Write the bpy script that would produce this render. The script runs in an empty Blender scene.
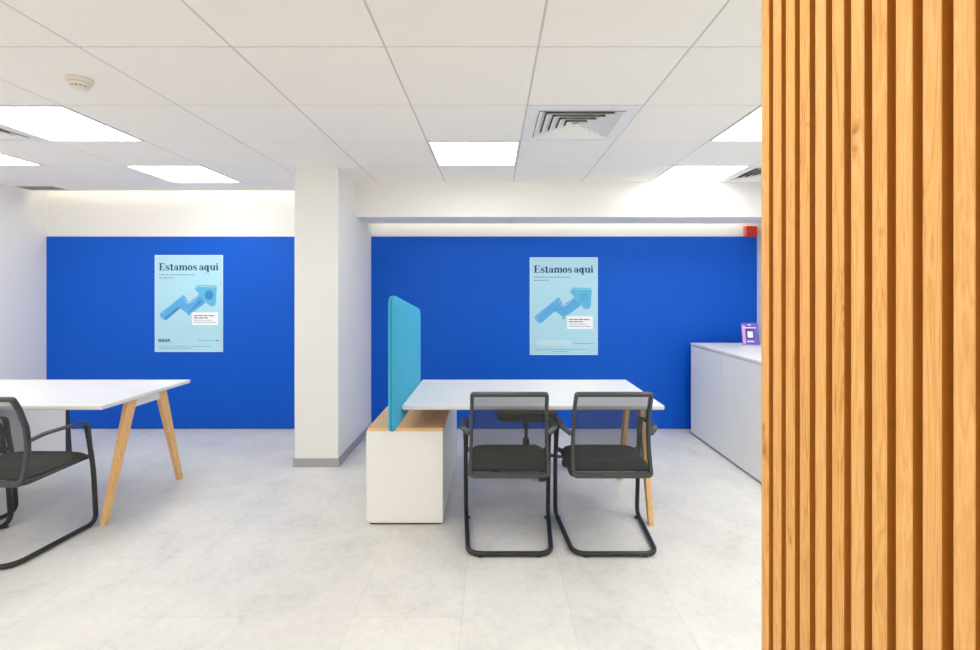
import bpy, bmesh, math, random
from mathutils import Vector, Matrix
PI = math.pi
random.seed(4)
SC = bpy.context.scene
COL = SC.collection

# ------------------------------------------------------------------ materials
def srgb(r, g, b):
    f = lambda c: (c/255/12.92) if c/255 <= .04045 else ((c/255+.055)/1.055)**2.4
    return (f(r), f(g), f(b), 1)

def mat(name, col, rough=.5, metal=0, spec=.5, bump=0, bscale=200, var=0, vscale=6, emit=None, estr=0):
    m = bpy.data.materials.new(name); m.use_nodes = True
    nt = m.node_tree; b = nt.nodes['Principled BSDF']
    b.inputs['Roughness'].default_value = rough
    b.inputs['Metallic'].default_value = metal
    b.inputs['Specular IOR Level'].default_value = spec
    b.inputs['Base Color'].default_value = col
    tc = nt.nodes.new('ShaderNodeTexCoord')
    if var > 0:
        n = nt.nodes.new('ShaderNodeTexNoise'); n.inputs['Scale'].default_value = vscale
        n.inputs['Detail'].default_value = 5
        nt.links.new(tc.outputs['Object'], n.inputs['Vector'])
        mx = nt.nodes.new('ShaderNodeMix'); mx.data_type = 'RGBA'
        mx.inputs[6].default_value = tuple(c*(1-var) for c in col[:3])+(1,)
        mx.inputs[7].default_value = tuple(min(1, c*(1+var)) for c in col[:3])+(1,)
        nt.links.new(n.outputs['Fac'], mx.inputs[0])
        nt.links.new(mx.outputs[2], b.inputs['Base Color'])
    if bump > 0:
        n = nt.nodes.new('ShaderNodeTexNoise'); n.inputs['Scale'].default_value = bscale
        nt.links.new(tc.outputs['Object'], n.inputs['Vector'])
        bp = nt.nodes.new('ShaderNodeBump'); bp.inputs['Strength'].default_value = bump
        bp.inputs['Distance'].default_value = .002
        nt.links.new(n.outputs['Fac'], bp.inputs['Height'])
        nt.links.new(bp.outputs['Normal'], b.inputs['Normal'])
    if emit:
        b.inputs['Emission Color'].default_value = emit
        b.inputs['Emission Strength'].default_value = estr
    return m

def wood(name, stops, axis='Z', scale=1.0, rough=.5, knots=True, cell=None):
    """long grain running along one object axis; cell = width of each slat, to vary the tone from slat to slat"""
    m = bpy.data.materials.new(name); m.use_nodes = True
    nt = m.node_tree; N = nt.nodes; L = nt.links; b = N['Principled BSDF']
    b.inputs['Roughness'].default_value = rough
    b.inputs['Specular IOR Level'].default_value = .3
    tc = N.new('ShaderNodeTexCoord')
    sep = N.new('ShaderNodeSeparateXYZ'); L.new(tc.outputs['Object'], sep.inputs[0])
    vec = tc.outputs['Object']
    rnd = None
    if cell:
        dv = N.new('ShaderNodeMath'); dv.operation = 'DIVIDE'; dv.inputs[1].default_value = cell
        L.new(sep.outputs['Y'], dv.inputs[0])
        fl = N.new('ShaderNodeMath'); fl.operation = 'FLOOR'; L.new(dv.outputs[0], fl.inputs[0])
        wn = N.new('ShaderNodeTexWhiteNoise'); wn.noise_dimensions = '1D'; L.new(fl.outputs[0], wn.inputs['W'])
        rnd = wn.outputs['Value']
        sc = N.new('ShaderNodeMath'); sc.operation = 'MULTIPLY'; sc.inputs[1].default_value = 37
        L.new(rnd, sc.inputs[0])
        cb = N.new('ShaderNodeCombineXYZ'); L.new(sc.outputs[0], cb.inputs[0]); L.new(sc.outputs[0], cb.inputs[2])
        ad = N.new('ShaderNodeVectorMath'); ad.operation = 'ADD'
        L.new(vec, ad.inputs[0]); L.new(cb.outputs[0], ad.inputs[1]); vec = ad.outputs[0]
    st = {'Z': (1, 1, .07), 'Y': (1, .07, 1), 'X': (.07, 1, 1)}[axis]
    def noise(s, detail, dist, mult=(1, 1, 1)):
        mp = N.new('ShaderNodeMapping'); mp.inputs['Scale'].default_value = tuple(a*c for a, c in zip(st, mult))
        L.new(vec, mp.inputs[0])
        n = N.new('ShaderNodeTexNoise'); n.inputs['Scale'].default_value = s*scale
        n.inputs['Detail'].default_value = detail; n.inputs['Distortion'].default_value = dist
        L.new(mp.outputs[0], n.inputs['Vector']); return n.outputs['Fac']
    n1 = noise(22, 3, 1.6); n2 = noise(260, 4, .3)
    w = N.new('ShaderNodeMath'); w.operation = 'MULTIPLY'; w.inputs[1].default_value = 9; L.new(n1, w.inputs[0])
    fr = N.new('ShaderNodeMath'); fr.operation = 'PINGPONG'; fr.inputs[1].default_value = .5; L.new(w.outputs[0], fr.inputs[0])
    a1 = N.new('ShaderNodeMath'); a1.operation = 'MULTIPLY'; a1.inputs[1].default_value = .9; L.new(fr.outputs[0], a1.inputs[0])
    a2 = N.new('ShaderNodeMath'); a2.operation = 'MULTIPLY'; a2.inputs[1].default_value = .65; L.new(n2, a2.inputs[0])
    s_ = N.new('ShaderNodeMath'); s_.operation = 'ADD'; L.new(a1.outputs[0], s_.inputs[0]); L.new(a2.outputs[0], s_.inputs[1])
    fac = s_.outputs[0]
    if rnd is not None:
        a3 = N.new('ShaderNodeMath'); a3.operation = 'MULTIPLY_ADD'; a3.inputs[1].default_value = .22; a3.inputs[2].default_value = -.11
        L.new(rnd, a3.inputs[0])
        s2 = N.new('ShaderNodeMath'); s2.operation = 'ADD'; L.new(fac, s2.inputs[0]); L.new(a3.outputs[0], s2.inputs[1]); fac = s2.outputs[0]
    cr = N.new('ShaderNodeValToRGB'); e = cr.color_ramp.elements
    e[0].position, e[0].color = stops[0]; e[1].position, e[1].color = stops[-1]
    for p, c in stops[1:-1]:
        q = e.new(p); q.color = c
    L.new(fac, cr.inputs[0]); out = cr.outputs[0]
    if knots:
        mp = N.new('ShaderNodeMapping')
        mp.inputs['Scale'].default_value = tuple(.32 if v < 1 else 1 for v in st)
        L.new(vec, mp.inputs[0])
        v = N.new('ShaderNodeTexVoronoi'); v.inputs['Scale'].default_value = 10*scale; v.inputs['Randomness'].default_value = 1
        nn = N.new('ShaderNodeTexNoise'); nn.inputs['Scale'].default_value = 30; L.new(vec, nn.inputs['Vector'])
        va = N.new('ShaderNodeVectorMath'); va.operation = 'MULTIPLY_ADD'
        va.inputs[1].default_value = (.05, .05, .05); L.new(nn.outputs['Color'], va.inputs[0]); L.new(mp.outputs[0], va.inputs[2])
        L.new(va.outputs[0], v.inputs['Vector'])
        kr = N.new('ShaderNodeValToRGB'); kr.color_ramp.elements[0].position = .04; kr.color_ramp.elements[0].color = (.75, .75, .75, 1)
        kr.color_ramp.elements[1].position = .165; kr.color_ramp.elements[1].color = (0, 0, 0, 1)
        L.new(v.outputs['Distance'], kr.inputs[0])
        mx = N.new('ShaderNodeMix'); mx.data_type = 'RGBA'; mx.inputs[7].default_value = srgb(164, 98, 34)
        L.new(kr.outputs[0], mx.inputs[0]); L.new(out, mx.inputs[6]); out = mx.outputs[2]
    L.new(out, b.inputs['Base Color'])
    bp = N.new('ShaderNodeBump'); bp.inputs['Strength'].default_value = .15; bp.inputs['Distance'].default_value = .001
    L.new(n2, bp.inputs['Height']); L.new(bp.outputs['Normal'], b.inputs['Normal'])
    return m

def floor_mat():
    m = bpy.data.materials.new('pale_stone_vinyl'); m.use_nodes = True
    nt = m.node_tree; N = nt.nodes; L = nt.links; b = N['Principled BSDF']
    b.inputs['Roughness'].default_value = .42; b.inputs['Specular IOR Level'].default_value = .35
    tc = N.new('ShaderNodeTexCoord')
    br = N.new('ShaderNodeTexBrick'); br.offset = .5
    br.inputs['Scale'].default_value = 1; br.inputs['Brick Width'].default_value = .92; br.inputs['Row Height'].default_value = .46
    br.inputs['Mortar Size'].default_value = .0016; br.inputs['Mortar Smooth'].default_value = .3
    br.inputs['Color1'].default_value = (1, 1, 1, 1); br.inputs['Color2'].default_value = (.955, .955, .96, 1); br.inputs['Mortar'].default_value = (.82, .82, .81, 1)
    rt = N.new('ShaderNodeMapping'); rt.inputs['Rotation'].default_value = (0, 0, PI/2); rt.inputs['Location'].default_value = (.2, .13, 0)
    L.new(tc.outputs['Object'], rt.inputs[0]); L.new(rt.outputs[0], br.inputs['Vector'])
    n1 = N.new('ShaderNodeTexNoise'); n1.inputs['Scale'].default_value = 3.2; n1.inputs['Detail'].default_value = 9; n1.inputs['Roughness'].default_value = .68
    n1.inputs['Distortion'].default_value = .6
    L.new(tc.outputs['Object'], n1.inputs['Vector'])
    n2 = N.new('ShaderNodeTexNoise'); n2.inputs['Scale'].default_value = 26; n2.inputs['Detail'].default_value = 8; n2.inputs['Roughness'].default_value = .75
    L.new(tc.outputs['Object'], n2.inputs['Vector'])
    av = N.new('ShaderNodeMath'); av.operation = 'MULTIPLY_ADD'; av.inputs[1].default_value = .45
    L.new(n2.outputs['Fac'], av.inputs[0])
    h = N.new('ShaderNodeMath'); h.operation = 'MULTIPLY'; h.inputs[1].default_value = .55; L.new(n1.outputs['Fac'], h.inputs[0]); L.new(h.outputs[0], av.inputs[2])
    cr = N.new('ShaderNodeValToRGB'); e = cr.color_ramp.elements
    e[0].position = .36; e[0].color = srgb(205, 203, 197); e[1].position = .62; e[1].color = srgb(228, 226, 219)
    q = e.new(.47); q.color = srgb(217, 216, 212)
    L.new(av.outputs[0], cr.inputs[0])
    mx = N.new('ShaderNodeMix'); mx.data_type = 'RGBA'; mx.blend_type = 'MULTIPLY'; mx.inputs[0].default_value = 1
    L.new(cr.outputs[0], mx.inputs[6]); L.new(br.outputs['Color'], mx.inputs[7])
    L.new(mx.outputs[2], b.inputs['Base Color'])
    return m

def mesh_fabric():
    m = bpy.data.materials.new('sheer_black_mesh'); m.use_nodes = True
    nt = m.node_tree; N = nt.nodes; L = nt.links; b = N['Principled BSDF']
    b.inputs['Base Color'].default_value = srgb(48, 49, 50); b.inputs['Roughness'].default_value = .8
    tr = N.new('ShaderNodeBsdfTransparent'); mx = N.new('ShaderNodeMixShader')
    tc = N.new('ShaderNodeTexCoord')
    w = N.new('ShaderNodeTexWave'); w.inputs['Scale'].default_value = 160; w.bands_direction = 'X'; L.new(tc.outputs['Object'], w.inputs['Vector'])
    mr = N.new('ShaderNodeMapRange'); mr.inputs['To Min'].default_value = .50; mr.inputs['To Max'].default_value = .68
    L.new(w.outputs['Fac'], mr.inputs['Value']); L.new(mr.outputs[0], mx.inputs[0])
    L.new(tr.outputs[0], mx.inputs[1]); L.new(b.outputs[0], mx.inputs[2])
    L.new(mx.outputs[0], N['Material Output'].inputs['Surface'])
    return m

M = {}
M['wall'] = mat('white_wall_paint', srgb(237, 236, 232), .7, bump=.1, bscale=120)
M['blue'] = mat('royal_blue_wall_paint', srgb(0, 88, 200), .5, spec=.22, bump=.08, bscale=150, var=.04, vscale=2)
M['tile'] = mat('mineral_ceiling_tile', srgb(247, 244, 238), .9, bump=.25, bscale=300, var=.012, vscale=40)
M['tbar'] = mat('ceiling_grid_bar', srgb(205, 203, 197), .5)
M['column'] = mat('smooth_white_column_paint', srgb(234, 234, 230), .6)
M['alu'] = mat('brushed_aluminium_skirting', srgb(170, 172, 175), .35, .6)
M['floor'] = floor_mat()
M['laminate'] = mat('white_laminate', srgb(228, 228, 226), .32, spec=.4, var=.01)
M['laminate_edge'] = mat('grey_edge_band', srgb(205, 206, 204), .45)
M['body'] = mat('white_melamine', srgb(236, 236, 232), .45, var=.01)
M['plinth'] = mat('dark_plinth', srgb(60, 60, 62), .6)
M['wmetal'] = mat('white_powder_coat', srgb(226, 227, 228), .4)
M['bmetal'] = mat('black_tube_metal', srgb(42, 43, 45), .38, .2, bump=.05)
M['bplastic'] = mat('black_plastic', srgb(58, 60, 62), .42, bump=.05)
M['fabric'] = mat('charcoal_fabric', srgb(68, 66, 63), .92, bump=.5, bscale=700, var=.15, vscale=300)
M['mesh'] = mesh_fabric()
M['teal'] = mat('teal_felt', srgb(58, 168, 206), .85, bump=.4, bscale=600, var=.05, vscale=120)
M['teal_edge'] = mat('deep_teal_edge_piping', srgb(10, 128, 150), .7)
M['oak'] = wood('pale_oak', [(.15, srgb(214, 166, 108)), (.5, srgb(228, 182, 122)), (.95, srgb(238, 198, 142))], 'Z', 1, .5, False)
M['oak_top'] = wood('pale_oak_board', [(.15, srgb(224, 178, 126)), (.5, srgb(234, 190, 138)), (.95, srgb(242, 204, 156))], 'Y', 1, .5, False)
M['slat'] = wood('honey_oak_slat', [(.1, srgb(196, 126, 54)), (.36, srgb(226, 166, 94)), (.7, srgb(236, 180, 108)), (1., srgb(242, 192, 126))], 'Z', 1, .55, True, .045)
M['slat_edge'] = mat('brown_slat_edge', srgb(196, 124, 34), .7, var=.12, vscale=50)  # slat sides: a browner, darker colour than the slat faces
M['backing'] = mat('brown_felt_backing', srgb(120, 72, 24), .9, var=.1, vscale=60)
M['panel'] = mat('lit_led_diffuser', (1, 1, 1, 1), .5, emit=(1, .995, .98, 1), estr=8.6)
M['strip'] = mat('led_strip_warm', (1, 1, 1, 1), .5, emit=(1, .93, .86, 1), estr=2.6)
M['vent'] = mat('vent_white_metal', srgb(238, 238, 235), .45)
M['dark'] = mat('dark_duct', srgb(40, 40, 42), .8)
M['duct'] = mat('duct_grey', srgb(120, 118, 112), .8)
M['ventgrey'] = mat('grey_grille', srgb(150, 150, 148), .6)
M['cream'] = mat('cream_plastic', srgb(228, 223, 208), .5)
M['red'] = mat('red_plastic', srgb(206, 52, 40), .4)
M['red_side'] = mat('pale_red_side', srgb(240, 130, 110), .3)
# printed inks
M['paper'] = mat('pale_blue_print', srgb(174, 221, 238), .35, var=.03, vscale=3)
M['paper_edge'] = mat('white_paper_border', srgb(226, 240, 246), .5)
M['navy'] = mat('navy_ink', srgb(20, 50, 110), .5)
M['inkgrey'] = mat('grey_blue_ink', srgb(112, 152, 182), .5)
M['pale_reflection'] = mat('pale_reflection_patch', srgb(196, 228, 240), .5)  # reflection washing out the logo area, painted in as a paler colour
M['arrow1'] = mat('mid_blue_ink', srgb(84, 170, 224), .35, var=.22, vscale=14)
M['arrow2'] = mat('cyan_ink', srgb(88, 184, 222), .35, var=.1, vscale=16)
M['arrow3'] = mat('deep_blue_ink', srgb(52, 138, 206), .35)
M['arrow4'] = mat('light_cyan_ink', srgb(176, 230, 242), .35)
M['cardwhite'] = mat('white_print', srgb(244, 246, 246), .5)
M['green'] = mat('green_ink', srgb(70, 140, 90), .5)
M['purple'] = mat('purple_print', srgb(112, 96, 190), .4, var=.18, vscale=18)
M['pink'] = mat('pink_print', srgb(222, 170, 214), .4)
M['dpurple'] = mat('dark_purple_print', srgb(58, 48, 120), .4)
M['acrylic'] = mat('white_card_strut', srgb(214, 226, 222), .4)

# ------------------------------------------------------------------ mesh helpers
def quad_box(bm, x0, x1, y0, y1, z0, z1, mi=0):
    v = [bm.verts.new((x, y, z)) for z in (z0, z1) for y in (y0, y1) for x in (x0, x1)]
    fs = []
    for f in ((0, 2, 3, 1), (4, 5, 7, 6), (0, 1, 5, 4), (2, 6, 7, 3), (1, 3, 7, 5), (0, 4, 6, 2)):
        q = bm.faces.new([v[i] for i in f]); q.material_index = mi; fs.append(q)
    return v, fs

def hexa(bm, bot, top, mi=0):
    """box from two loops of four points"""
    v = [bm.verts.new(p) for p in bot] + [bm.verts.new(p) for p in top]
    for f in ((3, 2, 1, 0), (4, 5, 6, 7), (0, 1, 5, 4), (1, 2, 6, 5), (2, 3, 7, 6), (3, 0, 4, 7)):
        bm.faces.new([v[i] for i in f]).material_index = mi
    return v

def bevel(bm, w, seg=2, ang=.5):
    bmesh.ops.recalc_face_normals(bm, faces=bm.faces[:])
    es = [e for e in bm.edges if len(e.link_faces) == 2 and e.calc_face_angle(0) > ang]
    bmesh.ops.bevel(bm, geom=es, offset=w, segments=seg, profile=.5, affect='EDGES', clamp_overlap=True)

def sweep(bm, path, prof, closed=False, up=Vector((0, 0, 1)), scales=None, caps=True):
    """profile (list of (a,b)) carried along a path"""
    n = len(path); P = [Vector(p) for p in path]; rings = []
    prev = None
    for i in range(n):
        if closed: t = (P[(i+1) % n]-P[i-1])
        else: t = P[min(i+1, n-1)]-P[max(i-1, 0)]
        t.normalize()
        if prev is None:
            u = up - t*up.dot(t)
            if u.length < 1e-3: u = Vector((1, 0, 0)) - t*t.x
        else:
            u = prev - t*prev.dot(t)
        u.normalize(); prev = u; s = t.cross(u)
        k = scales[i] if scales else 1
        rings.append([bm.verts.new(P[i]+s*a*k+u*b*k) for a, b in prof])
    m = len(prof)
    for i in range(n if closed else n-1):
        A, B = rings[i], rings[(i+1) % n]
        for j in range(m):
            f = bm.faces.new([A[j], A[(j+1) % m], B[(j+1) % m], B[j]]); f.smooth = True
    if not closed and caps:
        bm.faces.new(rings[0][::-1]); bm.faces.new(rings[-1])

def circ(r, n=10, ry=None):
    ry = ry or r
    return [(r*math.cos(2*PI*i/n), ry*math.sin(2*PI*i/n)) for i in range(n)]

def rrect(w, h, r, n=3):
    pts = []
    for cx, cy, a0 in ((w/2-r, h/2-r, 0), (-w/2+r, h/2-r, PI/2), (-w/2+r, -h/2+r, PI), (w/2-r, -h/2+r, 1.5*PI)):
        for k in range(n+1):
            a = a0+k/n*PI/2; pts.append((cx+r*math.cos(a), cy+r*math.sin(a)))
    return pts

def rounded(pts, rad, n=6, closed=False):
    """polyline with rounded corners"""
    P = [Vector(p) for p in pts]; out = []
    N = len(P)
    rr = rad if isinstance(rad, (list, tuple)) else [rad]*N
    for i in range(N):
        if not closed and i in (0, N-1): out.append(P[i]); continue
        a, b, c = P[i-1], P[i], P[(i+1) % N]; r = rr[i]
        if r <= 0: out.append(b); continue
        d1 = (a-b); d2 = (c-b)
        l = min(r, d1.length*.48, d2.length*.48)
        p1 = b+d1.normalized()*l; p2 = b+d2.normalized()*l
        for k in range(n+1):
            t = k/n; out.append(p1*(1-t)**2+b*2*t*(1-t)+p2*t*t)
    return out

def lathe(bm, prof, c=(0, 0, 0), n=20, smooth=True):
    rings = []
    for r, z in prof:
        rings.append([bm.verts.new((c[0]+r*math.cos(2*PI*i/n), c[1]+r*math.sin(2*PI*i/n), c[2]+z)) for i in range(n)])
    for A, B in zip(rings, rings[1:]):
        for j in range(n):
            f = bm.faces.new([A[j], A[(j+1) % n], B[(j+1) % n], B[j]]); f.smooth = smooth
    bm.faces.new(rings[0][::-1]); bm.faces.new(rings[-1])

def obj(name, bm, m, parent=None, smooth=None):
    bmesh.ops.recalc_face_normals(bm, faces=bm.faces[:])
    me = bpy.data.meshes.new(name); bm.to_mesh(me); bm.free()
    for k in (m if isinstance(m, (list, tuple)) else [m]): me.materials.append(M[k])
    if smooth is not None:
        me.shade_smooth() if smooth else me.shade_flat()
        if smooth: me.set_sharp_from_angle(angle=.7)
    o = bpy.data.objects.new(name, me); COL.objects.link(o)
    if parent: o.parent = parent
    return o

def thing(name, label, cat, loc=(0, 0, 0), rz=0, group=None):
    o = bpy.data.objects.new(name, None); o.empty_display_size = .1; COL.objects.link(o)
    o.location = loc; o.rotation_euler.z = rz; o['label'] = label; o['category'] = cat
    if group: o['group'] = group
    return o

def tag(o, label, cat, group=None):
    o['label'] = label; o['category'] = cat
    if group: o['group'] = group
    return o

def struct(name, bm, m):
    o = obj(name, bm, m); o['kind'] = 'structure'; return o

def copy_tree(o, parent=None):
    c = o.copy(); COL.objects.link(c); c.parent = parent
    for ch in list(o.children): copy_tree(ch, c)
    return c

def dup(root, loc, rz=None, label=None):
    c = copy_tree(root); c.location = loc
    if rz is not None: c.rotation_euler.z = rz
    if label: c['label'] = label
    return c

def B(): return bmesh.new()

# ------------------------------------------------------------------ dimensions (metres; camera stands at x=0, y=0)
EYE = 1.376
ZC = 2.327                 # ceiling
XL, XR = -4.42, 2.625      # left and right walls
YB, YR = 4.80, -3.2        # back wall face, rear wall behind the viewer
ZBLUE = 1.905
CX0, CX1, CY = -1.546, -1.205, 3.775   # column
BY = 4.27; BZ = 2.019      # bulkhead
GX0, GY0, G = -.423-.6*8, 1.9-.6*9, .6  # grid origin

# ------------------------------------------------------------------ room shell
b = B(); quad_box(b, XL-.1, XR+.1, YR-.1, YB+.12, -.1, 0); struct('floor', b, 'floor')
b = B(); quad_box(b, XL-.12, XR+.12, YB+.012, YB+.12, 0, 2.75); struct('wall_back', b, 'wall')
b = B(); quad_box(b, XL, CX0, YB, YB+.0115, .004, ZBLUE); struct('wall_back_blue_left', b, 'blue')
b = B(); quad_box(b, CX1, XR-.012, YB, YB+.0115, .004, ZBLUE); struct('wall_back_blue_right', b, 'blue')
b = B(); quad_box(b, XL-.12, XL, YR, YB+.012, 0, 2.75); struct('wall_left', b, 'wall')
b = B(); quad_box(b, XR, XR+.12, YR, YB+.012, 0, 2.75); struct('wall_right', b, 'wall')
b = B()
quad_box(b, XL-.12, XL+.25, YR-.12, YR, 0, 2.75); quad_box(b, XR-.25, XR+.12, YR-.12, YR, 0, 2.75); quad_box(b, XL+.25, XR-.25, YR-.12, YR, 2.30, 2.75)
struct('wall_rear', b, 'wall')  # opening added in the unseen rear wall to admit fill light
b = B()   # unseen shopfront frame, added so world light can brighten the room
for k in range(6):
    x = XL+.25+k*(XR-XL-.5)/5; quad_box(b, x-.03, x+.03, YR-.09, YR-.03, .05, 2.30)
quad_box(b, XL+.25, XR-.25, YR-.09, YR-.03, 0, .05); quad_box(b, XL+.25, XR-.25, YR-.09, YR-.03, 2.25, 2.30)
struct('added_shopfront_frame', b, 'alu')
b = B(); quad_box(b, CX0, CX1, CY, YB, 0, ZC+.02); bevel(b, .004, 1); struct('wall_column', b, 'column')
b = B()
quad_box(b, CX0-.008, CX1+.008, CY-.008, CY, 0, .066)
quad_box(b, CX1, CX1+.008, CY, YB, 0, .066); quad_box(b, CX0-.008, CX0, CY, YB, 0, .066)
struct('baseboard_column', b, 'alu')
# roof void above the tiles, closed
b = B(); quad_box(b, XL-.12, XR+.12, YR-.12, YB+.12, 2.75, 2.8); struct('ceiling_slab', b, 'wall')

# suspended ceiling: tiles laid between thin bars
lights = [(-.423, 3.1), (-2.823, 2.5), (-2.823, 3.7), (-4.023, 3.1), (1.377, 2.5), (1.377, 3.7)]
added_fill_lights = [(-.423, .7), (-2.823, .1), (-1.623, -.5), (1.377, -1.1), (-.423, -2.3), (-3.423, -2.3), (1.377, 1.3), (1.977, 1.9), (-4.023, .1), (-4.023, 1.3), (1.377, -2.3), (-2.823, -1.7)]  # unseen panels, added out of frame to fill in light
vents = [(.177, 2.5), (-3.423, 2.5), (1.977, 3.7)]
key = lambda x, y: (round(x*100), round(y*100))
skip = {key(x, y) for x, y in lights+added_fill_lights+vents}
YLEFT = 4.63
bt = B(); bg = B(); g = .004
def tile(x0, x1, y0, y1):
    x0, x1 = max(x0, XL), min(x1, XR)
    if x1-x0 < .03 or y1-y0 < .03: return
    quad_box(bt, x0+g, x1-g, y0+g, y1-g, ZC, ZC+.014)
for i in range(16):
    for j in range(-2, 18):
        x0, y0 = GX0+(i-1)*G, GY0+j*G; x1, y1 = x0+G, y0+G
        if x1 < XL or x0 > XR: continue
        ymax = YLEFT if x0 < CX1-.3 else BY
        if False: ymax = CY
        y1 = min(y1, ymax); yy0 = max(y0, YR)
        if y1 <= yy0: continue
        if key(x0, y0) in skip: continue
        # tile that the column passes through
        if x0 < CX0 and x1 > CX1 and y1 > CY:
            ye = min(y0+G, YLEFT)
            if yy0 < CY: tile(x0, x1, yy0, CY)
            tile(x0, CX0, max(yy0, CY), ye); tile(CX1, x1, max(yy0, CY), min(ye, BY)); continue
        tile(x0, x1, yy0, y1)
bevel(bt, .002, 1)
struct('ceiling', bt, 'tile')
for i in range(14):
    x = GX0+(i-1)*G
    if XL < x < XR:
        ye = YLEFT if x < CX0 else (CY if x < CX1 else BY)
        quad_box(bg, x-.012, x+.012, YR, ye, ZC+.0025, ZC+.018)
for j in range(-2, 18):
    y = GY0+j*G
    if y < YR: continue
    if y < CY: quad_box(bg, XL, XR, y-.012, y+.012, ZC+.0024, ZC+.018)
    elif y < YLEFT:
        quad_box(bg, XL, CX0, y-.012, y+.012, ZC+.0024, ZC+.018)
        if y < BY: quad_box(bg, CX1, XR, y-.012, y+.012, ZC+.0024, ZC+.018)
struct('ceiling_grid', bg, 'tbar')
b = B(); quad_box(b, XL, CX0, YLEFT, YLEFT+.012, ZC-.001, ZC+.05); struct('trim_1', b, 'tile')
# bulkhead with a tiled underside and a lip, light slot behind
b = B()
quad_box(b, CX1, XR, BY, BY+.03, BZ, ZC+.02)
quad_box(b, CX1, XR, BY+.03, BY+.045, BZ+.012, ZC+.02)
struct('ceiling_bulkhead', b, 'wall')
b = B()
x = CX1+.003
k = 0
while x < XR-.02:
    x1 = min(GX0+(7+k)*G, XR); k += 1
    quad_box(b, x, x1-.006, BY+.034, 4.70, BZ+.004, BZ+.011); x = x1
quad_box(b, CX1, XR, 4.70, 4.712, BZ+.002, BZ+.05)
struct('ceiling_soffit', b, 'tile')
b = B(); quad_box(b, CX1, XR, 4.28, 4.702, BZ+.0125, BZ+.02); struct('ceiling_soffit_backing', b, 'tbar')

# LED strips inside the wall-washing slots
st = obj('light_strip', (lambda b: (quad_box(b, XL+.05, CX0-.05, 4.642, 4.662, 2.350, 2.356), b)[1])(B()), 'strip')
tag(st, 'hidden warm strip light washing wall above left blue panel', 'light', 'cove strip lights')
st2 = obj('light_strip', (lambda b: (quad_box(b, CX1+.03, XR-.15, 4.712, 4.740, 2.060, 2.066), b)[1])(B()), 'strip')
tag(st2, 'hidden warm strip light in slot behind the bulkhead', 'light', 'cove strip lights')

# ------------------------------------------------------------------ ceiling fittings
def make_light():
    t = thing('ceiling_light', '', 'light', group='square ceiling light panels')
    b = B()
    for x0, x1, y0, y1 in ((-.296, .296, -.296, -.284), (-.296, .296, .284, .296), (-.296, -.284, -.284, .284), (.284, .296, -.284, .284)):
        quad_box(b, x0, x1, y0, y1, -.003, .02)
    obj('frame', b, 'wmetal', t)
    b = B(); quad_box(b, -.284, .284, -.284, .284, .001, .008); obj('diffuser', b, 'panel', t)
    return t
L0 = make_light()
lab = ['lit square ceiling panel nearest to the square air vent, above the desks',
       'largest lit ceiling panel at the left, beside the smoke detector',
       'lit ceiling panel near the blue wall, left of the white column',
       'lit ceiling panel cut by the left edge of the photo',
       'lit ceiling panel at the right, nearer of two beside the wooden slats',
       'lit ceiling panel at the right, touching the white bulkhead']
for i, (x, y) in enumerate(lights):
    o = L0 if i == 0 else dup(L0, (0, 0, 0))
    o.location = (x+.3, y+.3, ZC); o['label'] = lab[i]
for x, y in added_fill_lights:
    o = dup(L0, (x+.3, y+.3, ZC)); o['label'] = 'added ceiling fill panel, out of view'

def make_vent():
    t = thing('air_vent', '', 'vent', group='square ceiling air vents')
    b = B()
    a, w = .296, .232
    for x0, x1, y0, y1 in ((-a, a, -a, -w), (-a, a, w, a), (-a, -w, -w, w), (w, a, -w, w)):
        quad_box(b, x0, x1, y0, y1, -.002, .006)
    obj('frame', b, 'vent', t)
    b = B(); quad_box(b, -.24, .24, -.24, .24, .058, .064)
    for s in (-1, 1):
        quad_box(b, s*.236-.002, s*.236+.002, -.24, .24, .006, .06); quad_box(b, -.24, .24, s*.236-.002, s*.236+.002, .006, .06)
    obj('duct', b, 'duct', t)
    for k in range(5):
        ro = .229-k*.042; ri = ro-.037
        b = B()
        z0, z1 = -.006, .016
        O = [(-ro, -ro), (ro, -ro), (ro, ro), (-ro, ro)]; I = [(-ri, -ri), (ri, -ri), (ri, ri), (-ri, ri)]
        # each ring flares outwards and downwards
        lo = [b.verts.new((x, y, z0)) for x, y in O]; hi = [b.verts.new((x, y, z1)) for x, y in I]
        lo2 = [b.verts.new((x*(1-.003/ro), y*(1-.003/ro), z0+.004)) for x, y in O]; hi2 = [b.verts.new((x*(1-.004/ri), y*(1-.004/ri), z1+.003)) for x, y in I]
        for j in range(4):
            q = (j+1) % 4
            b.faces.new((lo[j], lo[q], hi[q], hi[j])); b.faces.new((lo2[j], hi2[j], hi2[q], lo2[q]))
            b.faces.new((lo[j], lo2[j], lo2[q], lo[q])); b.faces.new((hi[j], hi[q], hi2[q], hi2[j]))
        obj('louvre', b, 'vent', t)
    b = B(); quad_box(b, -.022, .022, -.022, .022, -.008, .0); obj('centre_plate', b, 'vent', t)
    return t
V0 = make_vent()
vl = ['square white air vent with nested louvres in the middle of the ceiling',
      'square air vent at far left, beside the largest lit panel',
      'square air vent at far right, beside the wooden slats']
for i, (x, y) in enumerate(vents):
    o = V0 if i == 0 else dup(V0, (0, 0, 0))
    o.location = (x+.3, y+.3, ZC); o['label'] = vl[i]
t = thing('vent_grille', 'flat grey slotted grille in the ceiling corner above the left wall', 'vent', (-4.2, 4.51, ZC))
b = B()
for x0, x1, y0, y1 in ((-.19, .19, -.09, -.078), (-.19, .19, .078, .09), (-.19, -.178, -.078, .078), (.178, .19, -.078, .078)):
    quad_box(b, x0, x1, y0, y1, -.005, 0)
obj('frame', b, 'vent', t)
b = B()
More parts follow.
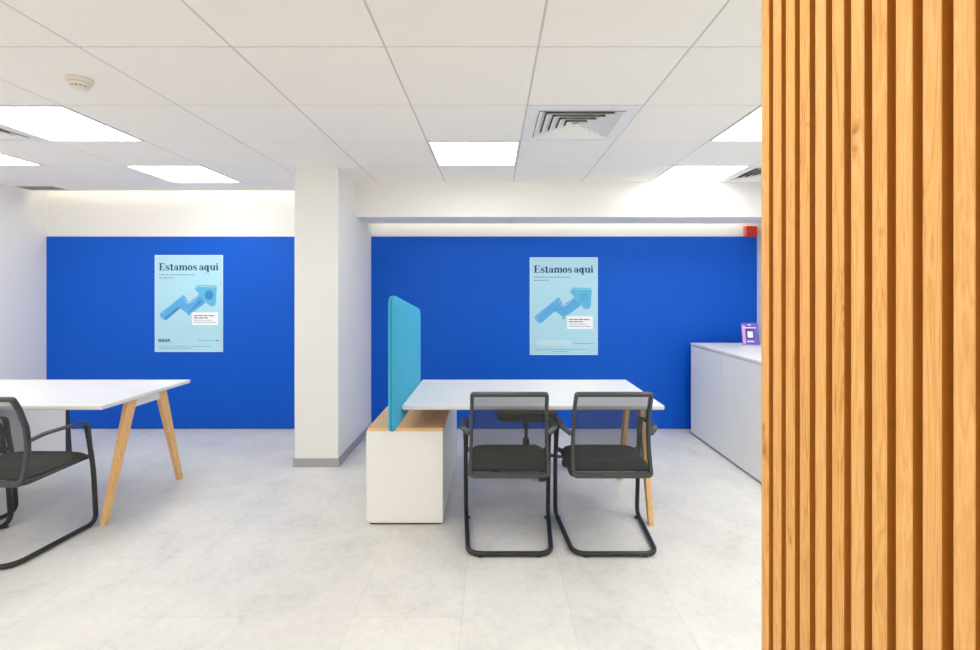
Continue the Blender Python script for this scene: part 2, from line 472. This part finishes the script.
for k in range(9): quad_box(b, -.178, .178, -.072+k*.0175, -.064+k*.0175, -.004, -.001)
obj('slats', b, 'ventgrey', t)

t = thing('smoke_detector', 'round cream smoke detector on a ceiling tile', 'smoke detector', (-1.866, 2.19, ZC))
b = B(); lathe(b, [(.062, 0), (.062, -.010), (.058, -.016), (.052, -.020)], n=32); obj('base', b, 'cream', t); t.scale = (.85, .85, .85)
b = B(); lathe(b, [(.050, -.020), (.046, -.034), (.041, -.038)], n=32); obj('body', b, 'cream', t)
b = B(); lathe(b, [(.036, -.037), (.035, -.043)], n=32)
obj('sensor_slots', b, 'dark', t)
b = B()
for k in range(12):
    a = 2*PI*k/12; c, s = math.cos(a), math.sin(a)
    hexa(b, [(c*.034-s*.004, s*.034+c*.004, -.043), (c*.034+s*.004, s*.034-c*.004, -.043), (c*.040+s*.004, s*.040-c*.004, -.043), (c*.040-s*.004, s*.040+c*.004, -.043)],
         [(c*.034-s*.004, s*.034+c*.004, -.036), (c*.034+s*.004, s*.034-c*.004, -.036), (c*.040+s*.004, s*.040-c*.004, -.036), (c*.040-s*.004, s*.040+c*.004, -.036)])
lathe(b, [(.040, -.043), (.036, -.050), (.020, -.053)], n=32)
obj('cap', b, 'cream', t)

# red alarm beside the right corner
t = thing('alarm_sounder', 'small red alarm box above the blue wall in the right corner', 'alarm', (2.535, YB+.012, 1.945))
b = B(); quad_box(b, -.052, .052, -.072, 0, -.05, .058); bevel(b, .006, 2); obj('housing', b, 'red', t)
b = B(); quad_box(b, -.040, .040, -.076, -.0715, -.035, .01); bevel(b, .002, 1); obj('sounder_grille', b, 'red', t)
b = B(); quad_box(b, -.056, -.0515, -.06, -.012, -.04, .05); obj('lens', b, 'red_side', t)  # lighter red plate over the housing's left side

# ------------------------------------------------------------------ slatted oak partition at the right
PX, PITCH, FACE, PE = .60, .0452, .0288, 1.085
t = thing('slat_partition', 'tall partition of vertical honey oak slats along the right edge', 'partition', (PX, 0, 0))
b = B()
y = PE-FACE; n = 0
while y > -1.6:
    quad_box(b, 0, .026, y, y+FACE, .012, ZC-.004); y -= PITCH; n += 1
bevel(b, .0012, 1)
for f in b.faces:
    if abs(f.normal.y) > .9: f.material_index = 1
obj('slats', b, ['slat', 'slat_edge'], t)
b = B(); quad_box(b, .026, .045, -1.62, PE, .0, ZC-.002); obj('backing_panel', b, 'backing', t)
b = B(); quad_box(b, .045, .11, -1.62, PE, .0, ZC-.002); obj('rear_panel', b, 'body', t)

# ------------------------------------------------------------------ desks
ZD = .724
def leg_mesh(x, y0, y1, foot_y, top_w, foot_w, sgn):
    """tapered slanting board leg; y0..y1 is the top edge"""
    b = B()
    hexa(b, [(x-.015, foot_y-foot_w/2, 0), (x+.015, foot_y-foot_w/2, 0), (x+.015, foot_y+foot_w/2, 0), (x-.015, foot_y+foot_w/2, 0)],
         [(x-.015, y0, ZD-.03), (x+.015, y0, ZD-.03), (x+.015, y1, ZD-.03), (x-.015, y1, ZD-.03)])
    bevel(b, .003, 2)
    return b
def make_desk(name, label, X0, X1, leg_dx, group):
    W = X1-X0; D = .80
    t = thing(name, label, 'desk', (X0, 2.73, 0), 0, group)
    b = B(); quad_box(b, 0, W, 0, D, ZD-.018, ZD)
    # underside slopes inwards along the edge like the bevelled board in the photo
    bevel(b, .002, 2); obj('tabletop', b, 'laminate', t)
    b = B(); quad_box(b, .004, W-.004, .004, D-.004, ZD-.024, ZD-.0181); obj('edge_band', b, 'laminate_edge', t)
    lx = W-leg_dx
    obj('leg', leg_mesh(lx, .285, .365, .115, .08, .035, 1), 'oak', t)
    obj('leg', leg_mesh(lx, .555, .635, .80, .08, .035, -1), 'oak', t)
    b = B(); quad_box(b, lx-.013, lx+.013, .33, .59, ZD-.088, ZD-.0245); bevel(b, .003, 1); obj('leg_bracket', b, 'wmetal', t)
    b = B(); quad_box(b, .12, lx-.015, .40, .45, ZD-.06, ZD-.0245); bevel(b, .003, 1); obj('cross_beam', b, 'wmetal', t)
    b = B(); quad_box(b, .06, .12, .36, .76, ZD-.05, ZD-.0245); quad_box(b, .07, .11, .62, .72, .5705, ZD-.05); bevel(b, .002, 1); obj('support_bracket', b, 'wmetal', t)
    return t
make_desk('desk', 'white desk with a teal divider, two black chairs drawn up to it', -.512, .966, .040, 'white desks with slanted oak legs')
make_desk('desk', 'white desk with slanted oak legs at the left edge', -3.66, -2.202, .078, 'white desks with slanted oak legs')

def make_cab(X0, X1, Y0, Y1, label):
    t = thing('pedestal_cabinet', label, 'cabinet', (X0, Y0, 0), 0, 'low white cabinets under the desks')
    W, D = X1-X0, Y1-Y0
    b = B(); quad_box(b, .012, W-.012, .01, D-.01, 0, .012); obj('plinth', b, 'plinth', t)
    b = B(); quad_box(b, 0, W, 0, D, .012, .549); bevel(b, .0015, 1); obj('body', b, 'body', t)
    b = B(); quad_box(b, -.001, W+.001, -.002, D, .5495, .5695); bevel(b, .0015, 1); obj('top_board', b, 'oak_top', t)
    for k in range(2):
        b = B(); y0 = .01+k*(D-.01)/2
        quad_box(b, -.012, -.0005, y0+.002, y0+(D-.01)/2-.002, .016, .546); bevel(b, .001, 1)
        d = obj('door', b, 'body', t)
        b = B(); yy = D/2+(-.05 if k == 0 else .04); quad_box(b, -.020, -.0125, yy-.006, yy+.006, .44, .52); obj('handle', b, 'alu', d)
    return t
make_cab(-.733, -.294, 2.84, 3.93, 'low white cabinet with an oak top under the teal divider')
make_cab(-3.90, -3.462, 2.84, 3.93, 'low white cabinet under the desk at the left edge')

t = thing('cable_spine', 'dark tapered upright behind the white cabinet under the left desk', 'cable spine', (-3.50, 4.03, 0))
b = B()
hexa(b, [(-.09, -.03, 0), (-.019, -.03, 0), (-.019, .03, 0), (-.09, .03, 0)], [(-.09, -.015, .60), (-.044, -.015, .60), (-.044, .015, .60), (-.09, .015, .60)])
bevel(b, .004, 1); obj('sleeve', b, 'bplastic', t)

# teal felt divider clamped to the desk's left edge
t = thing('desk_divider', 'teal felt privacy screen at the left edge of the desk', 'desk screen', (-.545, 2.515, 0))
def divider(inset, x0, x1):
    pts = [(0+inset, 0, .632+inset), (.945-inset, 0, .632+inset), (.945-inset, 0, 1.240-inset), (0+inset, 0, 1.352-inset)]
    P = rounded([(0, p[0], p[2]) for p in pts], [.05, .05, .075, .075], 7, True)
    b = B(); A = [b.verts.new((x0, p.y, p.z)) for p in P]; C = [b.verts.new((x1, p.y, p.z)) for p in P]
    b.faces.new(A); b.faces.new(C[::-1])
    for i in range(len(P)):
        q = (i+1) % len(P); b.faces.new((A[i], A[q], C[q], C[i]))
    bevel(b, .006, 3, .8)
    return b
obj('panel', divider(0, 0, .030), 'teal', t, True)
def rim():
    pts = [(.016, 0, .632-.0005), (.016, .9455, .632-.0005), (.016, .9455, 1.2405), (.016, -.0005, 1.3525)]
    b = B(); sweep(b, rounded(pts, [.05, .05, .075, .075], 7, True), circ(.0026, 6), True); return b
obj('edge_piping', rim(), 'teal_edge', t)
for yy in (.42, .82):
    b = B(); quad_box(b, .0305, .09, yy-.02, yy+.02, .694, .699); quad_box(b, .024, .0325, yy-.02, yy+.02, .66, .72); bevel(b, .001, 1); obj('clamp', b, 'wmetal', t)

# ------------------------------------------------------------------ cantilever visitor chair (faces +y)
def prof_y(z):
    P = [(.370, -.182), (.46, -.150), (.56, -.134), (.66, -.138), (.76, -.170), (.85, -.214)]
    if z <= P[0][0]: return P[0][1]
    for (a, ya), (c, yc) in zip(P, P[1:]):
        if z <= c:
            u = (z-a)/(c-a); u = u*u*(3-2*u)*.35+u*.65
            return ya+(yc-ya)*u
    return P[-1][1]
def make_chair():
    t = thing('visitor_chair', '', 'chair', group='black cantilever visitor chairs')
    hw = .250; yf, yr = .235, -.235; r = .013
    # one bent tube: upright, runner, rear bar, runner, upright
    pts = [(-hw, yf-.052, .52), (-hw-.002, yf-.022, .34), (-hw, yf, r+.003), (-hw+.035, yr, r+.003),
           (hw-.035, yr, r+.003), (hw, yf, r+.003), (hw+.002, yf-.022, .34), (hw, yf-.052, .52)]
    b = B(); sweep(b, rounded(pts, [0, .15, .055, .075, .075, .055, .15, 0], 8), circ(r, 12)); obj('sled_base', b, 'bmetal', t)
    for s in (-1, 1):
        # arm: broad corner at the front, flat strip running back, web into the back frame
        path = rounded([(s*hw, yf-.034, .41), (s*hw, yf-.066, .612), (s*(hw+.002), .08, .627), (s*(hw+.002), -.100, .630), (s*.210, prof_y(.60)+.002, .604)], [0, .035, .05, .03, 0], 6)
        b = B(); n = len(path)
        sweep(b, path, rrect(.034, .013, .005), up=Vector((0, -1, 0)), scales=[.75]+[1]*(n-1))
        obj('armrest', b, 'bplastic', t, True)
    # seat frame: side rails hung on the uprights
    b = B()
    rail = rounded([(-hw, yf-.03, .415), (-.215, yf-.035, .405), (-.212, -.165, .398), (.212, -.165, .398), (.215, yf-.035, .405), (hw, yf-.03, .415)], [0, .02, .03, .03, .02, 0], 5)
    sweep(b, rail, rrect(.022, .026, .008))
    sweep(b, [(-.215, .07, .397), (.215, .07, .397)], circ(.009, 8))
    obj('seat_frame', b, 'bplastic', t, True)
    # seat cushion with domed top and rolled front
    b = B(); nx, ny = 18, 18; top = []; bot = []
    for j in range(ny+1):
        v = j/ny
        yy = -.145+v*.375; ra, rb = [], []
        for i in range(nx+1):
            u = i/nx*2-1
            cx = (abs(u))**6; cy = (abs(2*v-1))**6
            wd = .222*(1-.06*abs(2*v-1)**4)
            e = (1-cx)*(1-cy)
            zz = .420+.036*max(0, e)**.5 - (.012*max(0, v-.75)*4)
            ra.append(b.verts.new((u*wd, yy, zz))); rb.append(b.verts.new((u*wd*.97, -.140+v*.365, .405)))
        top.append(ra); bot.append(rb)
    for j in range(ny):
        for i in range(nx):
            b.faces.new((top[j][i], top[j][i+1], top[j+1][i+1], top[j+1][i])); b.faces.new((bot[j][i], bot[j+1][i], bot[j+1][i+1], bot[j][i+1]))
    for j in range(ny):
        b.faces.new((top[j][0], top[j+1][0], bot[j+1][0], bot[j][0])); b.faces.new((top[j+1][nx], top[j][nx], bot[j][nx], bot[j+1][nx]))
    for i in range(nx):
        b.faces.new((top[0][i+1], top[0][i], bot[0][i], bot[0][i+1])); b.faces.new((top[ny][i], top[ny][i+1], bot[ny][i+1], bot[ny][i]))
    obj('seat', b, 'fabric', t, True)
    # back: closed frame following the curved profile
    back = thing_part(t)
    z0, z1 = .392, .832; hb, ht = .207, .196
    side = [z0+(z1-z0)*k/14 for k in range(15)]
    side[1] = z0+.022; side[-2] = z1-.010
    loop = []
    for z in side: loop.append(Vector((-(hb+(ht-hb)*(z-z0)/(z1-z0)), prof_y(z), z)))
    loopR = [Vector((-p.x, p.y, p.z)) for p in loop]
    def corner(a, m, c, n=5): return [a*(1-k/n)**2+m*2*(k/n)*(1-k/n)+c*(k/n)**2 for k in range(1, n)]
    L_ = loop[1:-1]; R_ = loopR[1:-1][::-1]
    tl, tr = loop[-1], loopR[-1]; bl, br = loop[0], loopR[0]
    path = L_ + corner(L_[-1], tl, tl+Vector((.012, 0, 0))) + [tl.lerp(tr, k/6) for k in range(1, 6)] + corner(tr-Vector((.012, 0, 0)), tr, R_[0]) + R_ \
        + corner(R_[-1], br, br-Vector((.028, 0, 0))) + [br.lerp(bl, k/6) for k in range(1, 6)] + corner(bl+Vector((.028, 0, 0)), bl, L_[0])
    b = B(); sweep(b, path, rrect(.028, .019, .006), True, up=Vector((1, 0, 0)))
    fr = obj('backrest', b, 'bplastic', t, True)
    b = B(); rows = []
    for z in side:
        u = (z-z0)/(z1-z0); w = hb+(ht-hb)*u-.004
        rows.append([b.verts.new((w*(2*i/8-1), prof_y(z)-.0+.004*(1-(2*i/8-1)**2), z)) for i in range(9)])
    for A, C in zip(rows, rows[1:]):
        for i in range(8): b.faces.new((A[i], A[i+1], C[i+1], C[i]))
    obj('mesh_panel', b, 'mesh', fr, True)
    for x, y in ((-hw+.012, yf-.045), (hw-.012, yf-.045), (-hw+.10, yr+.003), (hw-.10, yr+.003)):
        b = B(); quad_box(b, x-.014, x+.014, y-.011, y+.011, 0, .010); bevel(b, .002, 1); obj('glide', b, 'bplastic', t)
    return t
def thing_part(t): return None
C0 = make_chair()
C0.location = (.086, 2.735, 0)
C0['label'] = 'black mesh-back cantilever chair beside the low white cabinet with oak top'
dup(C0, (.631, 2.735, 0), 0, 'black mesh-back cantilever chair at the right end of the middle desk')
dup(C0, (-2.582, 2.615, 0), 0, 'black mesh-back cantilever chair at the left desk, armrest and sled base in view')
dup(C0, (-3.185, 2.75, 0), 0, 'black cantilever chair mostly out of frame, its leg behind the left chair')

# ------------------------------------------------------------------ swivel stool under the desk
t = thing('swivel_stool', 'black swivel stool on castors tucked under the middle desk', 'stool', (.258, 3.785, 0))
b = B()
sweep(b, [(0, 0, .395), (0, 0, .405), (0, 0, .43), (0, 0, .462), (0, 0, .472)], rrect(.46, .43, .09, 5), up=Vector((0, 1, 0)), scales=[.90, .97, 1, .98, .88])
obj('seat', b, 'fabric', t, True)
b = B(); quad_box(b, -.075, .075, -.09, .09, .365, .396); bevel(b, .006, 2); obj('mechanism', b, 'bplastic', t)
b = B(); lathe(b, [(.024, .31), (.024, .365)], n=16); lathe(b, [(.013, .12), (.013, .31)], n=16); lathe(b, [(.026, .10), (.026, .21), (.022, .22)], n=16); obj('gas_column', b, 'bmetal', t)
sb = B(); lathe(sb, [(.036, .07), (.04, .09), (.034, .115)], n=16)
for k in range(5):
    a = math.radians(1-72*k); d = Vector((math.cos(a), math.sin(a), 0))
    sweep(sb, [d*.02+Vector((0, 0, .098)), d*.16+Vector((0, 0, .090)), d*.312+Vector((0, 0, .068))], rrect(.034, .026, .008), scales=[1.15, 1, .75])
obj('star_base', sb, 'bplastic', t, True)
for k in range(5):
    a = math.radians(1-72*k); d = Vector((math.cos(a), math.sin(a), 0)); s = Vector((-d.y, d.x, 0))
    b = B(); c = d*.305
    sweep(b, [c+Vector((0, 0, .05)), c+Vector((0, 0, .066))], circ(.007, 8), up=Vector((1, 0, 0)))
    for q in (-1, 1):
        sweep(b, [c+s*q*.006+Vector((0, 0, .026)), c+s*q*.024+Vector((0, 0, .026))], circ(.026, 16))
    sweep(b, [c-s*.006+Vector((0, 0, .036)), c+s*.006+Vector((0, 0, .036))], circ(.018, 12))
    obj('castor', b, 'bplastic', t, True)

# ------------------------------------------------------------------ white cabinets along the right wall
SX = 1.893; SH = .872
def sideboard(Y0, Y1, label):
    t = thing('storage_cabinet', label, 'cabinet', (SX, Y0, 0), 0, 'white storage cabinets by the right wall')
    W, D = XR-.02-SX, Y1-Y0
    b = B(); quad_box(b, .03, W, .0, D, 0, .02); obj('plinth', b, 'plinth', t)
    b = B(); quad_box(b, .02, W, .001, D-.001, .02, SH-.0225); bevel(b, .001, 1); obj('body', b, 'body', t)
    b = B(); quad_box(b, 0, .0195, .0015, D-.0015, .018, SH-.026); bevel(b, .0015, 1); obj('door', b, 'body', t)
    return t
sideboard(3.995, 4.64, 'white storage cabinet against the blue wall, right of the desk')
sideboard(3.20, 3.994, 'white storage cabinet with the purple display on it, beside the slats')
b = B(); quad_box(b, SX-.002, XR-.005, 3.20, 4.642, SH-.0215, SH); bevel(b, .0015, 1)
tag(obj('worktop', b, 'laminate'), 'long white top board over the right-hand storage cabinets', 'worktop')

t = thing('display_stand', 'small purple display card standing on the white storage cabinet', 'display card', (2.372, 4.46, SH), 0)
b = B(); lean = .030
def card(b, u0, u1, v0, v1, d0, d1):
    """box on the leaning card face; u,v in 0..1, d = distance in front"""
    f = lambda u, v, d: ((u-.5)*.155, lean*v-d, .003+v*.195)
    hexa(b, [f(u0, v0, d1), f(u1, v0, d1), f(u1, v0, d0), f(u0, v0, d0)], [f(u0, v1, d1), f(u1, v1, d1), f(u1, v1, d0), f(u0, v1, d0)])
card(b, 0, 1, 0, 1, 0, .004); obj('card', b, 'purple', t)
b = B(); card(b, .26, .72, .26, .70, .004, .0045); obj('dark_panel', b, 'dpurple', t)
b = B(); card(b, .33, .65, .32, .62, .0045, .005); obj('white_square', b, 'cardwhite', t)
b = B(); card(b, .12, .86, .76, .80, .004, .0045); obj('heading', b, 'cardwhite', t)
b = B(); card(b, .40, .55, .89, .94, .004, .0045); obj('badge', b, 'cardwhite', t)
b = B(); card(b, .28, .70, .12, .17, .004, .0045); obj('footer', b, 'cardwhite', t)
b = B(); card(b, .03, .20, .04, .9, .004, .0043); obj('pink_band', b, 'pink', t)
b = B(); hexa(b, [(.02, .012, 0), (.05, .012, 0), (.05, .085, 0), (.02, .085, 0)], [(.02, .026, .16), (.05, .026, .16), (.05, .030, .16), (.02, .030, .16)])
obj('easel_strut', b, 'acrylic', t)

# ------------------------------------------------------------------ posters
class Ink:
    """flat printed shapes on a poster: x to the right, y up, in metres"""
    def __init__(s, d, step=0): s.b = B(); s.d = d; s.step = step
    def poly(s, pts):
        s.d += s.step
        vs = [s.b.verts.new((x, -s.d, y)) for x, y in pts]
        s.b.faces.new(vs)
    def stroke(s, pts, w, n=None):
        """polyline with its own width at each point"""
        W = w if isinstance(w, (list, tuple)) else [w]*len(pts)
        P = [Vector(p) for p in pts]; A, C = [], []
        for i, p in enumerate(P):
            t = P[min(i+1, len(P)-1)]-P[max(0, i-1)]; t.normalize(); nn = Vector((-t.y, t.x))
            A.append(p+nn*W[i]/2); C.append(p-nn*W[i]/2)
        for i in range(len(P)-1): s.poly([A[i], A[i+1], C[i+1], C[i]])
    def ring(s, cx, cy, rx, ry, tx, ty, a0=0, a1=2*PI, n=24):
        for k in range(n):
            a, c = a0+(a1-a0)*k/n, a0+(a1-a0)*(k+1)/n
            f = lambda q, R, S: (cx+R*math.cos(q), cy+S*math.sin(q))
            s.poly([f(a, rx, ry), f(c, rx, ry), f(c, rx-tx, ry-ty), f(a, rx-tx, ry-ty)])
    def rect(s, x0, x1, y0, y1): s.poly([(x0, y0), (x1, y0), (x1, y1), (x0, y1)])
    def make(s, name, m, parent):
        b = s.b
        me = bpy.data.meshes.new(name)
        bmesh.ops.recalc_face_normals(b, faces=b.faces[:])
        for f in b.faces:
            if f.normal.y > 0: f.normal_flip()
        b.to_mesh(me); b.free(); me.materials.append(M[m])
        o = bpy.data.objects.new(name, me); COL.objects.link(o); o.parent = parent; return o

def bez(p0, p1, p2, p3, n=10):
    return [tuple((1-t)**3*a+3*(1-t)**2*t*c+3*(1-t)*t*t*d+t**3*e for a, c, d, e in zip(p0, p1, p2, p3)) for t in [k/n for k in range(n+1)]]

# serif letters, x-height .48, capital height .70; each returns its advance
def l_E(I, x, S, T, h):
    q = lambda a, c, d, e: I.rect(x+a*S, x+c*S, T+d*S, T+e*S)
    q(.07, .235, 0, .70); q(.0, .56, 0, .045); q(.0, .55, .655, .70); q(.2, .42, .335, .375)
    q(.52, .56, 0, .20); q(.51, .55, .52, .70); q(.39, .42, .26, .45); return .62
def l_s(I, x, S, T, h):
    p = bez((.33, .38), (.30, .50), (.06, .50), (.06, .36))+bez((.06, .36), (.06, .24), (.36, .26), (.36, .12))[1:]+bez((.36, .12), (.36, -.03), (.08, -.03), (.04, .12))[1:]
    n = len(p); W = [(.055+.10*max(0, 1-abs(i/(n-1)-.5)/.28))*S for i in range(n)]
    I.stroke([(x+a*S, T+c*S) for a, c in p], W)
    I.rect(x+.32*S, x+.355*S, T+.33*S, T+.48*S); I.rect(x+.02*S, x+.055*S, T, T+.15*S); return .44
def l_t(I, x, S, T, h):
    I.rect(x+.075*S, x+.23*S, T+.08*S, T+.60*S); I.rect(x, x+.32*S, T+.44*S, T+.48*S)
    I.poly([(x+.08*S, T+.60*S), (x+.0*S, T+.47*S), (x+.10*S, T+.47*S)])
    p = bez((.145, .10), (.15, -.03), (.30, -.02), (.35, .09)); I.stroke([(x+a*S, T+c*S) for a, c in p], [.13*S-.0085*S*k for k in range(len(p))]); return .37
def l_a(I, x, S, T, h):
    I.rect(x+.26*S, x+.415*S, T+.06*S, T+.36*S)
    I.ring(x+.225*S, T+.33*S, .175*S, .16*S, .10*S, .045*S, 0, PI, 14)
    I.ring(x+.19*S, T+.14*S, .17*S, .15*S, .12*S, .045*S, PI*.25, PI*1.9, 20)
    I.ring(x+.09*S, T+.35*S, .055*S, .055*S, .05*S, .05*S)
    p = [(.33, .07), (.38, .02), (.46, .03)]; I.stroke([(x+a*S, T+c*S) for a, c in p], [.11*S, .07*S, .03*S]); return .49
def stem(I, x, S, T, a, y0=0, y1=.48, foot=True, flag=True):
    I.rect(x+a*S, x+(a+.155)*S, T+y0*S, T+y1*S)
    if foot: I.rect(x+(a-.05)*S, x+(a+.18)*S, T+y0*S, T+(y0+.04)*S)
    if flag: I.poly([(x+(a-.06)*S, T+y1*S), (x+(a-.06)*S, T+(y1-.04)*S), (x+a*S, T+(y1-.06)*S), (x+a*S, T+y1*S)])
def l_m(I, x, S, T, h):
    stem(I, x, S, T, .06); stem(I, x, S, T, .35, 0, .33, True, False); stem(I, x, S, T, .64, 0, .33, True, False)
    for k in (.06, .35):
        I.ring(x+(k+.26)*S, T+.33*S, .16*S, .16*S, .145*S, .08*S, 0, PI*.85, 12)
    return .84
def l_o(I, x, S, T, h):
    I.ring(x+.24*S, T+.24*S, .235*S, .25*S, .16*S, .05*S); return .51
def l_q(I, x, S, T, h):
    I.ring(x+.21*S, T+.24*S, .21*S, .25*S, .155*S, .05*S); stem(I, x, S, T, .30, -.20, .48, True, False); return .54
def l_u(I, x, S, T, h):
    stem(I, x, S, T, .06, .14, .48, False); stem(I, x, S, T, .36, 0, .48, False)
    I.ring(x+.25*S, T+.16*S, .19*S, .17*S, .13*S, .06*S, PI, 2*PI*.95, 12); I.rect(x+.45*S, x+.54*S, T, T+.04*S); return .58
def l_i(I, x, S, T, h):
    stem(I, x, S, T, .06); I.ring(x+.125*S, T+.62*S, .075*S, .075*S, .07*S, .07*S); return .28

def title(parent, x, y, width):
    seq = [l_E, l_s, l_t, l_a, l_m, l_o, l_s, None, l_a, l_q, l_u, l_i]
    adv = [.62, .44, .37, .49, .84, .51, .44, .15, .49, .54, .58, .28]
    S = width/sum(adv)
    I = Ink(.0031)
    for f, a in zip(seq, adv):
        if f: f(I, x, S, y, 0)
        x += a*S
    return I.make('title', 'navy', parent)

def words(I, x0, x1, y, h, seed, wmin=.012, wmax=.04):
    """a line of print too small to read"""
    r = random.Random(seed); x = x0
    while x < x1:
        w = min(r.uniform(wmin, wmax), x1-x); I.rect(x, x+w, y, y+h); x += w+h*.8

def poster(X0, Z0, W, H, label, pale_version):
    t = thing('poster', label, 'poster', (X0, YB-.0005, Z0), 0, 'pale blue posters on the blue wall')
    b = B(); quad_box(b, 0, W, -.0024, 0, 0, H); obj('sheet', b, 'paper_edge', t)
    I = Ink(.0027); I.rect(.006, W-.006, .006, H-.006); I.make('print', 'paper', t)
    U = lambda u, v: (u*W, v*H)          # poster fraction to metres
    K = lambda x, y: ((x-80)/370*W, (605-y)/525*H)
    title(t, .062*W, .843*H, .875*W)
    I = Ink(.0030); words(I, .062*W, .60*W, .792*H, .0085, 1); words(I, .062*W, .28*W, .760*H, .0085, 2); I.make('subtitle', 'inkgrey', t)
    # three-dimensional looking zigzag arrow, printed
    ar = Ink(.0029, .0002)
    ar.poly([K(118, 388), K(232, 296), K(262, 338), K(215, 368), K(150, 428), K(137, 435), K(124, 431), K(113, 420), K(107, 406), K(110, 395)])
    ar.poly([K(225, 300), K(240, 298), K(262, 338), K(292, 386), K(262, 402), K(215, 366)])
    ar.poly([K(256, 345), K(318, 296), K(358, 338), K(292, 388), K(262, 396)])
    A = ar.make('arrow', 'arrow1', t)
    h = Ink(.0034); h.poly([K(296, 262), K(312, 243), K(408, 244), K(417, 254), K(417, 264), K(412, 340), K(407, 353), K(396, 359), K(382, 357), K(370, 348), K(356, 334), K(318, 300), K(322, 292)])
    h.make('arrow_head', 'arrow2', A)
    h = Ink(.0037); h.ring(K(375, 297)[0], K(375, 297)[1], .042, .048, .0419, .0479, 0, 2*PI, 18); h.poly([K(130, 424), K(142, 430), K(220, 368), K(204, 360)]); h.poly([K(262, 392), K(276, 386), K(340, 330), K(325, 322)]); h.make('arrow_shade', 'arrow3' if not pale_version else 'arrow1', A)
    h = Ink(.0040); h.stroke([K(116, 400), K(170, 350), K(232, 300)], .0055); h.stroke([K(262, 342), K(288, 330), K(316, 302)], .006)
    h.stroke([K(236, 312), K(246, 330), K(260, 346)], .004)
    h.stroke([K(300, 262), K(316, 250), K(412, 252)], .005); h.stroke([K(113, 408), K(124, 424), K(138, 430)], .004); h.make('arrow_highlight', 'arrow4', A)
    h = Ink(.0043); h.stroke([K(120, 396), K(176, 346), K(228, 301)], .0022); h.stroke([K(264, 334), K(290, 322), K(314, 300)], .0022); h.make('arrow_outline', 'arrow3', A)
    # white note with two bold and two light lines, small green marker
    dy = -6 if not pale_version else 0
    I = Ink(.0046); p, q = K(283, 466+dy), K(424, 396+dy); I.rect(p[0], q[0], p[1], q[1]); nt_ = I.make('note', 'cardwhite', t)
    I = Ink(.0049); words(I, K(293, 0)[0], K(408, 0)[0], K(0, 417+dy)[1], .0085, 5, .02, .05); words(I, K(293, 0)[0], K(370, 0)[0], K(0, 429+dy)[1], .0085, 6, .02, .05); I.make('note_heading', 'navy', nt_)
    I = Ink(.0049); words(I, K(293, 0)[0], K(388, 0)[0], K(0, 441+dy)[1], .006, 7); words(I, K(293, 0)[0], K(412, 0)[0], K(0, 453+dy)[1], .006, 8); I.make('note_text', 'inkgrey', nt_)
    I = Ink(.0047); p = K(265, 408+dy); I.poly([(p[0]-.014, p[1]+.009), (p[0]+.014, p[1]+.009), (p[0], p[1]-.012)]); I.make('marker', 'green', t)
    if not pale_version:
        I = Ink(.0031); x = K(100, 0)[0]; z = K(0, 552)[1]; h_ = .031
        for k in range(2):
            x0 = x+k*.031
            I.rect(x0, x0+.008, z, z+h_)
            for c, rr in ((.0083, .0083), (.0232, .0078)):
                I.rect(x0+.007, x0+.017, z+c+rr-.0045, z+c+rr); I.rect(x0+.007, x0+.017, z+c-rr, z+c-rr+.0045)
                I.ring(x0+.017, z+c, .0095, rr, .0075, .0045, -PI/2, PI/2, 10)
        x0 = x+.060
        I.stroke([(x0+.003, z+h_), (x0+.014, z)], .0085); I.stroke([(x0+.014, z), (x0+.025, z+h_)], .0085)
        x0 = x+.087
        I.stroke([(x0+.002, z), (x0+.014, z+h_)], .0085); I.stroke([(x0+.014, z+h_), (x0+.026, z)], .0085)
        I.make('logo', 'navy', t)
    else:
        I = Ink(.0030); I.poly([K(116, 530), K(150, 523), K(290, 523), K(312, 548), K(300, 556), K(118, 552)]); I.make('painted_reflection', 'pale_reflection', t)  # flat pale patch, a painted reflection where the other poster has its logo
    I = Ink(.0030)
    words(I, K(315, 0)[0], K(402 if not pale_version else 430, 0)[0], K(0, 545)[1], .0055, 9)
    words(I, K(105, 0)[0], K(388, 0)[0], K(0, 577)[1], .0045, 10); words(I, K(105 if not pale_version else 200, 0)[0], K(285, 0)[0], K(0, 587)[1], .0045, 11)
    I.make('fine_print', 'inkgrey', t)
    if not pale_version:
        I = Ink(.0031); words(I, K(412, 0)[0], K(428, 0)[0], K(0, 546)[1], .008, 12); I.make('web_mark', 'navy', t)
    return t
poster(-3.345, .764, .674, .957, 'pale blue arrow poster with a navy logo, left of the column', False)
poster(.364, .734, .672, .965, 'pale blue arrow poster above the desk with the teal divider', True)

# ------------------------------------------------------------------ camera, world
cam = bpy.data.cameras.new('camera'); co = bpy.data.objects.new('camera', cam); COL.objects.link(co)
co.location = (0, 0, EYE); co.rotation_euler = (PI/2, 0, 0)
cam.sensor_width = 36; cam.lens = 36*485/980
cam.shift_x = -3/980; cam.shift_y = -35/980
cam.clip_start = .05
SC.camera = co
w = bpy.data.worlds.new('world'); SC.world = w; w.use_nodes = True
w.node_tree.nodes['Background'].inputs[0].default_value = (1, 1, 1, 1); w.node_tree.nodes['Background'].inputs[1].default_value = 1.3
SC.view_settings.view_transform = 'Standard'; SC.view_settings.look = 'None'
SC.view_settings.gamma = 1; SC.view_settings.use_curve_mapping = False
SC.view_settings.exposure = 0.0
SC.cycles.max_bounces = 16; SC.cycles.diffuse_bounces = 12
